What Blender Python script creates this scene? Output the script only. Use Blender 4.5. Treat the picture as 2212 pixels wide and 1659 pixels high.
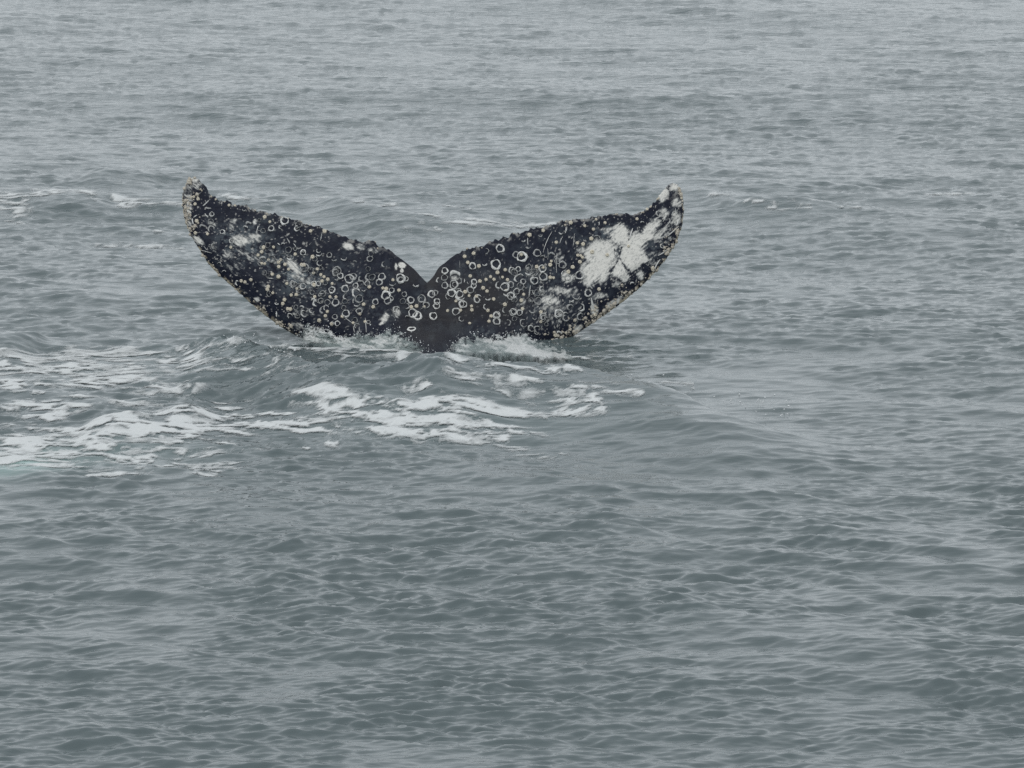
import bpy, math, random
import numpy as np
from mathutils import Vector, Matrix
from mathutils.bvhtree import BVHTree

random.seed(7)
rng = np.random.default_rng(11)
for o in list(bpy.data.objects):
    bpy.data.objects.remove(o, do_unlink=True)
S = bpy.context.scene
COL = S.collection

# ------------------------------------------------------------------ camera
CAM_H, PITCH, FOC, PW, PH = 5.0, math.radians(8.68), 9441.0, 2212.0, 1659.0
cam = bpy.data.cameras.new('camera')
cam.sensor_width = 36.0
cam.lens = 36.0 * FOC / PW
cam.clip_start, cam.clip_end = 0.5, 12000
co = bpy.data.objects.new('camera', cam)
COL.objects.link(co)
co.location = (0, 0, CAM_H)
co.rotation_euler = (math.pi / 2 - PITCH, 0, 0)
S.camera = co

# ------------------------------------------------------------------ sky, sun, exposure (overcast day)
SUN_EL, SUN_AZ = math.radians(52), math.radians(205)
w = bpy.data.worlds.new('World')
S.world = w
w.use_nodes = True
nt = w.node_tree
nt.nodes.clear()
sky = nt.nodes.new('ShaderNodeTexSky')
sky.sky_type = 'NISHITA'
sky.sun_disc = False
sky.sun_elevation = SUN_EL
sky.sun_rotation = SUN_AZ
sky.air_density, sky.dust_density, sky.ozone_density = 1.0, 4.0, 1.0
hs = nt.nodes.new('ShaderNodeHueSaturation')
hs.inputs['Saturation'].default_value = 0.35
cloud = nt.nodes.new('ShaderNodeRGB')
cloud.outputs[0].default_value = (8.8, 9.42, 9.85, 1)
mx = nt.nodes.new('ShaderNodeMix')
mx.data_type = 'RGBA'
mx.clamp_factor = True
mx.inputs[0].default_value = 0.8           # the cloud deck hides most of the clear sky
bg = nt.nodes.new('ShaderNodeBackground')
bg.inputs['Strength'].default_value = 0.1
wo = nt.nodes.new('ShaderNodeOutputWorld')
nt.links.new(sky.outputs[0], hs.inputs['Color'])
nt.links.new(hs.outputs[0], mx.inputs[6])
nt.links.new(cloud.outputs[0], mx.inputs[7])
nt.links.new(mx.outputs[2], bg.inputs['Color'])
nt.links.new(bg.outputs[0], wo.inputs['Surface'])

sun = bpy.data.lights.new('sun', 'SUN')
sun.energy = 0.6
sun.angle = math.radians(35)
sun.color = (1.0, 0.96, 0.9)
so = bpy.data.objects.new('sun', sun)
COL.objects.link(so)
sd = Vector((math.sin(SUN_AZ) * math.cos(SUN_EL), math.cos(SUN_AZ) * math.cos(SUN_EL), math.sin(SUN_EL)))
so.rotation_euler = sd.to_track_quat('Z', 'Y').to_euler()
so.location = sd * 60

S.view_settings.view_transform = 'Standard'
S.view_settings.look = 'None'
S.view_settings.exposure = 0.0
S.view_settings.gamma = 1.0
S.view_settings.use_curve_mapping = False
S.cycles.use_denoising = False
S.cycles.max_bounces = 6
S.cycles.transparent_max_bounces = 12
S.cycles.caustics_reflective = False
S.cycles.caustics_refractive = False

# ------------------------------------------------------------------ helpers
CP, SP = math.cos(PITCH), math.sin(PITCH)

def ray(px, py):
    """direction through a photo point (2212-wide photo coordinates)"""
    a = (np.asarray(px, float) - PW / 2) / FOC
    b = -(np.asarray(py, float) - PH / 2) / FOC
    return a, CP + b * SP, -SP + b * CP

def at_depth(px, py, Y):
    dx, dy, dz = ray(px, py)
    k = Y / dy
    return dx * k, Y + 0 * k, CAM_H + dz * k

def at_height(px, py, z=0.0):
    dx, dy, dz = ray(px, py)
    k = (z - CAM_H) / dz
    return dx * k, dy * k

def sstep(a, b, x):
    t = np.clip((x - a) / (b - a), 0, 1)
    return t * t * (3 - 2 * t)

_tab = rng.random((256, 256)).astype(np.float32)

def vnoise(x, y):
    xi, yi = np.floor(x), np.floor(y)
    fx, fy = x - xi, y - yi
    fx = fx * fx * fx * (fx * (fx * 6 - 15) + 10)
    fy = fy * fy * fy * (fy * (fy * 6 - 15) + 10)
    i, j = xi.astype(np.int64) & 255, yi.astype(np.int64) & 255
    i1, j1 = (i + 1) & 255, (j + 1) & 255
    a = _tab[i, j] * (1 - fx) + _tab[i1, j] * fx
    b = _tab[i, j1] * (1 - fx) + _tab[i1, j1] * fx
    return a * (1 - fy) + b * fy

def fbm(x, y, oct=4, seed=0, gain=0.5):
    r, amp, tot = 0, 1.0, 0
    ca, sa = math.cos(0.6), math.sin(0.6)
    x, y = x + seed * 17.31, y - seed * 9.77
    for _ in range(oct):
        r = r + amp * vnoise(x, y)
        tot += amp
        amp *= gain
        x, y = (x * ca - y * sa) * 2.03 + 5.2, (x * sa + y * ca) * 2.03 + 1.3
    return r / tot

def grid_mesh(name, P, mat, keep=None, parent=None, attrs=None):
    """P: (rows, cols, 3); keep: (rows-1, cols-1) mask of quads"""
    R, Cn, _ = P.shape
    idx = np.arange(R * Cn, dtype=np.int64).reshape(R, Cn)
    q = np.stack([idx[:-1, :-1], idx[:-1, 1:], idx[1:, 1:], idx[1:, :-1]], -1)
    q = q[keep] if keep is not None else q.reshape(-1, 4)
    used = np.zeros(R * Cn, bool)
    used[q.ravel()] = True
    remap = np.cumsum(used) - 1
    q = remap[q]
    V = P.reshape(-1, 3)[used]
    at = {k: v.reshape(-1)[used] for k, v in (attrs or {}).items()}
    return raw_mesh(name, V, q, mat, parent, at)

def raw_mesh(name, V, q, mat, parent=None, attrs=None, smooth=True):
    me = bpy.data.meshes.new(name)
    n, k = len(q), q.shape[1]
    me.vertices.add(len(V))
    me.vertices.foreach_set('co', np.ascontiguousarray(V, np.float32).ravel())
    me.loops.add(n * k)
    me.loops.foreach_set('vertex_index', np.ascontiguousarray(q, np.int32).ravel())
    me.polygons.add(n)
    me.polygons.foreach_set('loop_start', np.arange(0, n * k, k, dtype=np.int32))
    me.polygons.foreach_set('loop_total', np.full(n, k, np.int32))
    me.polygons.foreach_set('use_smooth', np.full(n, smooth, bool))
    for key, v in (attrs or {}).items():
        a = me.attributes.new(key, 'FLOAT', 'POINT')
        a.data.foreach_set('value', np.ascontiguousarray(v, np.float32))
    me.update(calc_edges=True)
    me.materials.append(mat)
    o = bpy.data.objects.new(name, me)
    COL.objects.link(o)
    if parent is not None:
        o.parent = parent
    return o

class Mat:
    def __init__(self, name):
        self.m = bpy.data.materials.new(name)
        self.m.use_nodes = True
        self.t = self.m.node_tree
        self.t.nodes.clear()
        self.out = self.n('ShaderNodeOutputMaterial')
    def n(self, typ, **kw):
        nd = self.t.nodes.new(typ)
        for k, v in kw.items():
            setattr(nd, k, v)
        return nd
    def l(self, a, b):
        self.t.links.new(a, b)
    def attr(self, name):
        return self.n('ShaderNodeAttribute', attribute_name=name).outputs['Fac']
    def mixc(self, fac, a, b):
        m = self.n('ShaderNodeMix', data_type='RGBA')
        for sock, v in ((m.inputs[0], fac), (m.inputs[6], a), (m.inputs[7], b)):
            if isinstance(v, (tuple, float, int)):
                sock.default_value = v
            else:
                self.l(v, sock)
        return m.outputs[2]
    def math(self, op, a, b=0.0, clamp=False):
        m = self.n('ShaderNodeMath', operation=op, use_clamp=clamp)
        for sock, v in ((m.inputs[0], a), (m.inputs[1], b)):
            if isinstance(v, (float, int)):
                sock.default_value = v
            else:
                self.l(v, sock)
        return m.outputs[0]
    def noise(self, scale, detail=3, rough=0.55, vec=None, stretch=(1, 1, 1)):
        if vec is None:
            vec = self.n('ShaderNodeTexCoord').outputs['Object']
        mp = self.n('ShaderNodeMapping')
        mp.inputs['Scale'].default_value = stretch
        self.l(vec, mp.inputs[0])
        t = self.n('ShaderNodeTexNoise')
        t.inputs['Scale'].default_value = scale
        t.inputs['Detail'].default_value = detail
        t.inputs['Roughness'].default_value = rough
        self.l(mp.outputs[0], t.inputs['Vector'])
        return t.outputs[0]
    def bump(self, h, strength, dist, normal=None):
        b = self.n('ShaderNodeBump')
        b.inputs['Strength'].default_value = strength
        b.inputs['Distance'].default_value = dist
        self.l(h, b.inputs['Height'])
        if normal is not None:
            self.l(normal, b.inputs['Normal'])
        return b.outputs[0]

# ------------------------------------------------------------------ materials
WATER_BODY = (0.089, 0.114, 0.119, 1)
def water_material():
    M = Mat('sea_water')
    p = M.n('ShaderNodeBsdfPrincipled')
    p.inputs['IOR'].default_value = 1.33
    p.inputs['Roughness'].default_value = 0.06
    c = M.mixc(M.attr('aerated'), WATER_BODY, (0.30, 0.43, 0.41, 1))
    M.l(c, p.inputs['Base Color'])
    b0 = M.bump(M.noise(4.5, 4, 0.62, stretch=(0.5, 1.1, 1)), 1.0, 0.042)
    M.l(M.attr('ruffle'), b0.node.inputs['Strength'])
    b1 = M.bump(M.noise(13.0, 4, 0.6, stretch=(0.35, 1.3, 1)), 0.4, 0.012, b0)
    b2 = M.bump(M.noise(34.0, 3, 0.6, stretch=(0.4, 1.3, 1)), 0.2, 0.003, b1)
    M.l(b2, p.inputs['Normal'])
    M.l(p.outputs[0], M.out.inputs[0])
    return M.m

def foam_material():
    M = Mat('sea_foam')
    p = M.n('ShaderNodeBsdfPrincipled')
    p.inputs['Roughness'].default_value = 0.75
    p.inputs['IOR'].default_value = 1.33
    fine = M.noise(38.0, 4, 0.65)
    c = M.mixc(fine, (0.50, 0.525, 0.53, 1), (0.67, 0.68, 0.675, 1))
    M.l(c, p.inputs['Base Color'])
    M.l(M.bump(M.noise(24.0, 4, 0.6), 0.4, 0.008), p.inputs['Normal'])
    a = M.attr('cover')
    n2 = M.math('MULTIPLY_ADD', M.noise(55.0, 3, 0.6), 1.1)
    n2.node.inputs[2].default_value = -0.55
    a2 = M.math('ADD', a, M.math('MULTIPLY', n2, M.math('MULTIPLY', M.math('SUBTRACT', 1.0, a), 1.3)), True)
    tr = M.n('ShaderNodeBsdfTransparent')
    ms = M.n('ShaderNodeMixShader')
    M.l(a2, ms.inputs[0]); M.l(tr.outputs[0], ms.inputs[1]); M.l(p.outputs[0], ms.inputs[2])
    M.l(ms.outputs[0], M.out.inputs[0])
    return M.m

def splash_material():
    M = Mat('splash_water')
    p = M.n('ShaderNodeBsdfPrincipled')
    p.inputs['Roughness'].default_value = 0.35
    p.inputs['IOR'].default_value = 1.33
    c = M.mixc(M.attr('white'), (0.24, 0.285, 0.28, 1), (0.60, 0.61, 0.60, 1))
    M.l(c, p.inputs['Base Color'])
    M.l(M.bump(M.noise(30.0, 5, 0.65), 0.7, 0.02), p.inputs['Normal'])
    tr = M.n('ShaderNodeBsdfTransparent')
    ms = M.n('ShaderNodeMixShader')
    M.l(M.attr('cover'), ms.inputs[0]); M.l(tr.outputs[0], ms.inputs[1]); M.l(p.outputs[0], ms.inputs[2])
    M.l(ms.outputs[0], M.out.inputs[0])
    return M.m

def droplet_material():
    M = Mat('spray_droplets')
    p = M.n('ShaderNodeBsdfPrincipled')
    p.inputs['Roughness'].default_value = 0.2
    c = M.mixc(M.noise(6.0, 2), (0.60, 0.63, 0.64, 1), (0.80, 0.80, 0.80, 1))
    M.l(c, p.inputs['Base Color'])
    M.l(p.outputs[0], M.out.inputs[0])
    return M.m

def skin_material():
    M = Mat('whale_skin')
    p = M.n('ShaderNodeBsdfPrincipled')
    p.inputs['IOR'].default_value = 1.4
    mott = M.noise(16.0, 4, 0.6)
    dark = M.mixc(mott, (0.003, 0.0045, 0.012, 1), (0.013, 0.017, 0.033, 1))
    warm_sheen = M.mixc(M.attr('warm_sheen'), dark, (0.038, 0.0365, 0.038, 1))  # grey-brown reflection mixed into the skin colour
    blue = M.mixc(M.attr('wash'), warm_sheen, (0.14, 0.17, 0.19, 1))
    c = M.mixc(M.attr('white'), blue, (0.72, 0.705, 0.66, 1))
    c = M.mixc(M.attr('tan'), c, (0.50, 0.44, 0.33, 1))
    M.l(c, p.inputs['Base Color'])
    r = M.math('MULTIPLY_ADD', M.noise(30.0, 3), 0.35)
    r.node.inputs[2].default_value = 0.33
    M.l(r, p.inputs['Roughness'])
    p.inputs['Specular IOR Level'].default_value = 0.25
    M.l(M.bump(M.noise(45.0, 4, 0.6), 0.4, 0.01), p.inputs['Normal'])
    M.l(p.outputs[0], M.out.inputs[0])
    return M.m

def plain_material(name, c1, c2, scale, rough=0.7, bump=0.3):
    M = Mat(name)
    p = M.n('ShaderNodeBsdfPrincipled')
    p.inputs['Roughness'].default_value = rough
    n = M.noise(scale, 3, 0.6)
    M.l(M.mixc(n, c1, c2), p.inputs['Base Color'])
    M.l(M.bump(n, bump, 0.006), p.inputs['Normal'])
    M.l(p.outputs[0], M.out.inputs[0])
    return M.m

def scar_material():
    """scar tissue, each scar a little paler or greyer than the next"""
    M = Mat('scar_tissue')
    p = M.n('ShaderNodeBsdfPrincipled')
    p.inputs['Roughness'].default_value = 0.6
    oi = M.n('ShaderNodeObjectInfo')
    c = M.mixc(oi.outputs['Alpha'], (0.05, 0.06, 0.07, 1), (0.80, 0.80, 0.77, 1))
    n = M.noise(3.2, 3, 0.6)
    n = M.math('MULTIPLY', M.math('SUBTRACT', n, 0.42), 3.5, True)
    c = M.mixc(M.math('MULTIPLY', n, 0.55), c, (0.06, 0.065, 0.075, 1))
    M.l(c, p.inputs['Base Color'])
    M.l(p.outputs[0], M.out.inputs[0])
    return M.m

M_WATER, M_FOAM, M_SPLASH, M_DROP, M_SKIN = water_material(), foam_material(), splash_material(), droplet_material(), skin_material()
M_BARN = plain_material('barnacle_shell', (0.44, 0.39, 0.30, 1), (0.76, 0.71, 0.60, 1), 90.0)
M_CRUST = plain_material('barnacle_crust', (0.28, 0.24, 0.19, 1), (0.62, 0.58, 0.50, 1), 34.0)
M_SCAR = scar_material()

# ------------------------------------------------------------------ sea surface
def cascade(L, N, lam_min, lam_max, slope, wind, spread, seed, power=4.0, floor=0.08):
    r = np.random.default_rng(seed)
    k1 = 2 * math.pi * np.fft.fftfreq(N, L / N)
    kx, ky = np.meshgrid(k1, k1, indexing='ij')
    k = np.hypot(kx, ky)
    k[0, 0] = 1
    ang = np.arctan2(ky, kx) - wind
    D = np.maximum(np.abs(np.cos(ang)), 1e-3) ** (2 * spread) + floor
    klo, khi = 2 * math.pi / lam_max, 2 * math.pi / lam_min
    band = sstep(klo * 0.7, klo * 1.2, k) * (1 - sstep(khi * 0.8, khi * 1.25, k))
    A = np.sqrt(D * band * k ** (-power))
    A[0, 0] = 0
    F = A * (r.standard_normal((N, N)) + 1j * r.standard_normal((N, N)))
    h = np.fft.ifft2(F).real
    F = np.fft.fft2(h)
    sx, sy = np.fft.ifft2(1j * kx * F).real, np.fft.ifft2(1j * ky * F).real
    g = slope / math.sqrt((sx ** 2 + sy ** 2).mean())
    dx, dy = np.fft.ifft2(1j * kx / k * F).real * g, np.fft.ifft2(1j * ky / k * F).real * g
    return L, N, (h * g).astype(np.float32), dx.astype(np.float32), dy.astype(np.float32)

def sample(c, X, Y):
    L, N, h, dx, dy = c
    u, v = X / L * N, Y / L * N
    ui, vi = np.floor(u), np.floor(v)
    fu, fv = (u - ui).astype(np.float32), (v - vi).astype(np.float32)
    i, j = ui.astype(np.int64) % N, vi.astype(np.int64) % N
    i1, j1 = (i + 1) % N, (j + 1) % N
    w00, w10, w01, w11 = (1 - fu) * (1 - fv), fu * (1 - fv), (1 - fu) * fv, fu * fv
    return [f[i, j] * w00 + f[i1, j] * w10 + f[i, j1] * w01 + f[i1, j1] * w11 for f in (h, dx, dy)]

CA = cascade(83.0, 256, 1.8, 14.0, 0.030, math.radians(72), 1.0, 3)
CB = cascade(12.7, 512, 0.22, 1.9, 0.12, math.radians(68), 1.6, 5, 2.9, 0.07)
CC = cascade(4.1, 512, 0.06, 0.34, 0.19, math.radians(104), 3.0, 9, 3.0, 0.03)
CD = cascade(2.3, 256, 0.045, 0.16, 0.20, math.radians(94), 5.0, 21, 3.0, 0.01)

# the swells pushed up by the whale: crest lines given by photo points, height, front width, back width (metres)
RIDGES = [
    ([(380, 752), (520, 752), (640, 756), (760, 762), (900, 766), (1020, 770), (1150, 778), (1300, 800), (1450, 832), (1560, 884), (1660, 925), (1780, 965), (1900, 1000)],
     [0.02, 0.14, 0.26, 0.33, 0.34, 0.33, 0.28, 0.25, 0.21, 0.15, 0.07, 0.02, 0.0], 1.4, 0.42),
    ([(150, 938), (240, 906), (330, 922), (450, 940)], [0.0, 0.10, 0.05, 0.0], 0.6, 0.3),
    ([(330, 915), (415, 896), (490, 912)], [0.0, 0.06, 0.0], 0.4, 0.3),
    ([(-80, 745), (35, 722), (120, 742)], [0.06, 0.10, 0.0], 0.9, 0.4),
    ([(160, 382), (235, 368), (300, 372), (380, 385)], [0.0, 0.11, 0.06, 0.0], 0.9, 0.5),
    ([(-60, 420), (40, 425), (170, 425), (300, 445)], [0.10, 0.06, 0.10, 0.0], 1.0, 0.5),
    ([(660, 440), (760, 436), (860, 458), (1000, 455), (1180, 470)], [0.0, 0.10, 0.11, 0.08, 0.0], 0.9, 0.5),
    ([(1480, 428), (1580, 430), (1720, 436), (1860, 468)], [0.0, 0.07, 0.08, 0.0], 0.8, 0.4),
    ([(870, 858), (945, 860), (1010, 872)], [0.0, 0.06, 0.0], 0.4, 0.3),
    ([(400, 866), (560, 872), (720, 872), (860, 872), (1000, 868)], [0.0, -0.09, -0.11, -0.09, 0.0], 0.8, 0.9),   # the trough before the swell
]

def ridge_fn():
    out = []
    for pts, hs_, wf, wb in RIDGES:
        W = [at_height(p[0], p[1], h) for p, h in zip(pts, hs_)]
        xs = np.array([float(a[0]) for a in W]); ys = np.array([float(a[1]) for a in W])
        # smooth the crest line
        f = np.linspace(0, len(xs) - 1, len(xs) * 8)
        xs2, ys2, h2 = (np.interp(f, np.arange(len(xs)), v) for v in (xs, ys, hs_))
        ker = np.ones(7) / 7
        xs2, ys2, h2 = (np.convolve(np.pad(v, 3, mode='edge'), ker, 'valid') for v in (xs2, ys2, np.array(h2)))
        h2 = h2 * sstep(0, 0.6, f) * sstep(0, 0.6, f[-1] - f)
        out.append((xs2, ys2, h2, wf, wb))
    return out
RF = ridge_fn()

def local_height(X, Y):
    z = np.zeros_like(X)
    for xs, ys, h, wf, wb in RF:
        cy = np.interp(X, xs, ys)
        ch = np.interp(X, xs, h, left=0, right=0)
        d = Y - cy
        p = np.where(d < 0, np.exp(-(d / wf) ** 2), np.exp(-(d / wb) ** 2))
        z = z + ch * p
    return z

def at_surface(px, py):
    """where the sight line through a photo point first meets the raised sea surface"""
    px, py = np.atleast_1d(np.asarray(px, float)), np.atleast_1d(np.asarray(py, float))
    dx, dy, dz = ray(px, py)
    k1 = (0.0 - CAM_H) / dz
    best = k1.copy()
    done = np.zeros(len(px), bool)
    for f in np.linspace(0.93, 1.0, 160):
        k = k1 * f
        below = (CAM_H + dz * k) <= local_height(dx * k, dy * k)
        new = below & ~done
        best[new] = k[new]
        done |= below
    return (dx * best, dy * best) if len(px) > 1 else (float(dx[0] * best[0]), float(dy[0] * best[0]))

def churn_field(X, Y):
    """1 where the whale has churned the water into small steep chop"""
    c = np.zeros_like(X)
    for px, py, rx, ry, a, x0, y0 in CHURN:
        sx = rx * y0 / FOC
        sy = ry * y0 / FOC / (CAM_H / y0)
        c = c + a * np.exp(-((X - x0) / sx) ** 2 - ((Y - y0) / sy) ** 2)
    return c

CHURN = [t + at_surface(t[0], t[1]) for t in ((420, 765, 330, 30, 0.7), (560, 755, 130, 32, 1.1), (1060, 795, 220, 30, 0.5), (1230, 800, 130, 30, 0.6), (700, 815, 330, 45, 0.95), (30, 460, 90, 24, 0.6), (1640, 436, 150, 10, 0.7))]

def seg_dist(U, V, a, b):
    ax, ay = a; bx, by = b
    dx, dy = bx - ax, by - ay
    t = np.clip(((U - ax) * dx + (V - ay) * dy) / (dx * dx + dy * dy), 0, 1)
    return np.hypot(U - ax - t * dx, V - ay - t * dy)

# ------------------------------------------------------------------ foam on the water: photo strokes, laid on the sea surface
# x0, y0, x1, y1, half width (photo px), amount, raised
FOAM = [
    (175, 765, 330, 770, 14, .55), (330, 768, 425, 780, 13, .75), (395, 772, 425, 778, 8, 1.1), (60, 795, 170, 800, 14, .75), (0, 785, 60, 800, 16, .7), (85, 795, 140, 797, 8, 1.0), (150, 785, 300, 790, 12, .7), (0, 808, 120, 815, 10, .55),
    (120, 815, 300, 826, 12, .8), (170, 828, 280, 836, 10, 1.15), (0, 838, 35, 848, 8, 1.2), (35, 847, 130, 842, 3, 1.0), (130, 842, 220, 846, 5, .9), (310, 850, 430, 834, 9, .62), (250, 800, 300, 815, 8, .6), (240, 755, 300, 758, 10, .5),
    (15, 892, 60, 882, 6, .8), (40, 885, 110, 890, 8, 1.15), (60, 905, 130, 898, 7, 1.2), (95, 910, 118, 908, 7, 1.1), (130, 892, 175, 895, 6, 1.0), (0, 900, 40, 899, 3, .9), (215, 876, 300, 890, 6, .8), (120, 871, 250, 876, 3, .7), (30, 868, 90, 872, 4, .6),
    (142, 940, 239, 907, 9, 1.1), (239, 907, 310, 925, 10, 1.15), (300, 925, 450, 945, 9, 1.05), (200, 935, 300, 940, 10, .75), (342, 908, 390, 902, 7, 1.05), (385, 900, 470, 908, 8, 1.25), (385, 918, 450, 930, 9, 1.2), (455, 928, 540, 930, 7, 1.0), (470, 915, 500, 920, 5, .9), (300, 890, 390, 900, 7, .6), (450, 895, 560, 896, 4, .7),
    (0, 985, 150, 988, 11, 1.15), (20, 965, 220, 970, 13, .85), (150, 985, 300, 994, 9, 1.1), (250, 990, 400, 998, 5, .9), (40, 952, 160, 960, 7, .7), (140, 950, 240, 958, 10, .95), (0, 970, 60, 985, 7, 1.0), (60, 1002, 170, 1008, 6, .65), (30, 1008, 100, 1018, 5, .7),
    (195, 1026, 330, 1022, 4, .65), (300, 1012, 464, 1024, 6, .5), (330, 1005, 410, 1008, 5, .55), (340, 955, 440, 968, 5, .6), (440, 955, 520, 968, 3, .6), (380, 970, 480, 985, 5, .5), (480, 985, 560, 980, 4, .35),
    (486, 930, 570, 928, 6, 1.15), (570, 921, 660, 924, 6, 1.3), (500, 936, 560, 937, 5, 1.0), (500, 912, 580, 908, 5, .8), (486, 890, 540, 894, 4, .7), (540, 895, 700, 905, 4, .75), (560, 912, 680, 908, 5, .7),
    (654, 853, 752, 847, 4, .85), (640, 880, 710, 884, 5, 1.0), (742, 873, 830, 866, 6, .9), (700, 862, 780, 868, 4, .6), (690, 895, 930, 915, 8, .9), (780, 885, 900, 900, 6, .9), (690, 905, 800, 903, 4, .8),
    (845, 885, 1018, 880, 9, .95), (925, 866, 1000, 876, 8, 1.2), (920, 900, 1030, 918, 6, 1.05), (693, 926, 860, 928, 4, .95), (830, 922, 920, 928, 7, 1.05), (900, 930, 1100, 934, 6, .95), (1000, 908, 1120, 918, 5, .8), (800, 905, 960, 912, 5, .9),
    (987, 855, 1080, 862, 4, .8), (1020, 868, 1140, 884, 8, .95), (1080, 880, 1180, 885, 6, .85), (1140, 880, 1300, 872, 5, .8), (1148, 855, 1240, 848, 5, .7), (1200, 855, 1290, 862, 5, .6), (1285, 845, 1304, 874, 4, .9), (1150, 850, 1220, 868, 8, .5), (1100, 918, 1180, 925, 4, .6),
    (1113, 812, 1200, 806, 4, .85), (1180, 805, 1290, 803, 7, .7), (1210, 818, 1260, 830, 5, .7), (1250, 790, 1340, 812, 5, .5), (1338, 833, 1385, 834, 2.5, .8), (1180, 840, 1230, 835, 3, .5), (1290, 828, 1330, 832, 3, .5),
    (890, 826, 930, 823, 4, .8), (1010, 800, 1060, 815, 8, .45), (990, 780, 1110, 800, 10, .42), (1040, 840, 1100, 838, 4, .45), (870, 850, 960, 846, 4, .45), (540, 969, 582, 971, 3, .9), (715, 958, 728, 960, 2.5, .9), (1130, 974, 1220, 972, 4, .45), (660, 968, 672, 969, 2, .8), (1070, 950, 1140, 956, 3, .4),
    (0, 772, 180, 768, 10, .55), (180, 780, 400, 792, 10, .5), (60, 822, 240, 835, 9, .65), (240, 835, 420, 845, 7, .5), (420, 925, 560, 915, 7, .7), (600, 905, 700, 912, 6, .7), (0, 925, 150, 935, 7, .55), (200, 975, 420, 985, 8, .6), (400, 1000, 520, 1006, 5, .5),
    (985, 772, 1100, 784, 7, .55), (1080, 782, 1250, 788, 9, .75), (640, 752, 720, 760, 6, .8), (720, 762, 900, 764, 5, .85), (870, 764, 1000, 774, 5, .75),
    (440, 765, 640, 750, 14, .42), (480, 785, 620, 782, 10, .42), (560, 742, 660, 738, 8, .5), (688, 782, 752, 770, 4, .7), (600, 770, 680, 775, 8, .4), (380, 805, 480, 800, 10, .42), (430, 870, 560, 873, 3, .5), (520, 790, 700, 800, 8, .3),
    (1244, 765, 1290, 772, 6, .5), (1250, 735, 1290, 738, 3, .6), (1300, 780, 1360, 765, 3, .45), (1340, 800, 1500, 818, 3, .3), (1500, 822, 1710, 838, 2.5, .35),
    (0, 425, 60, 430, 4, .7), (60, 432, 170, 424, 5, .75), (160, 424, 210, 436, 3, .7), (0, 435, 50, 452, 4, .6), (250, 436, 390, 450, 3, .55), (265, 449, 330, 448, 3, .85), (330, 452, 366, 450, 2, .7), (0, 462, 40, 470, 8, .45),
    (690, 438, 780, 436, 3, .55), (490, 432, 545, 440, 4, .65), (770, 440, 850, 446, 2.5, .6), (860, 462, 960, 460, 4, .6), (960, 445, 1020, 450, 2, .5), (960, 470, 1190, 474, 3.5, .5), (880, 475, 960, 478, 3, .5), (340, 497, 390, 500, 2.5, .45), (210, 495, 250, 500, 2.5, .4), (200, 517, 400, 522, 2, .4),
    (1600, 448, 1700, 456, 3, .45), (1710, 452, 1870, 462, 3, .45), (2010, 432, 2100, 424, 3, .5), (1530, 428, 1600, 432, 2, .4),
]

_f = np.array(FOAM, float)
_f[:, 5] *= np.where(_f[:, 1] < 600, 1.35, 1.0)
_f[:, 1] += np.where(_f[:, 1] > 700, 6, 0)
_f[:, 3] += np.where(_f[:, 3] > 700, 6, 0)
_a, _b = at_surface(_f[:, 0], _f[:, 1]), at_surface(_f[:, 2], _f[:, 3])
FOAM_W = np.column_stack([_a[0], _a[1], _b[0], _b[1], _f[:, 4], _f[:, 5]])

def foam_density(X, Y, Yq):
    """X, Y metres on the sea; strokes measured in photo pixels at their own distance"""
    dens = np.zeros_like(X)
    for ax, ay, bx, by, hw, amt in FOAM_W:
        ym = 0.5 * (ay + by)
        sx = hw * ym / FOC * 2.6
        sy = max(hw * ym / FOC / (CAM_H / ym), 0.06) * 1.2
        lo, hi = min(ax, bx) - 3 * sx, max(ax, bx) + 3 * sx
        yl, yh = min(ay, by) - 3 * sy, max(ay, by) + 3 * sy
        m = (X > lo) & (X < hi) & (Y > yl) & (Y < yh)
        if not m.any():
            continue
        d = seg_dist(X[m] / sx, Y[m] / sy, (ax / sx, ay / sy), (bx / sx, by / sy))
        dens[m] = np.maximum(dens[m], amt * np.exp(-d ** 2 * 0.75))
    return dens

def foam_cover(X, Y):
    out = np.zeros_like(X)
    for ya, yb in ((26.0, 36.5), (42.0, 54.0)):
        m = (Y > ya) & (Y < yb) & (np.abs(X) < 7.5)
        if m.any():
            out[m] = np.clip(foam_density(X[m], Y[m], None), 0, 1)
    return out

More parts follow.
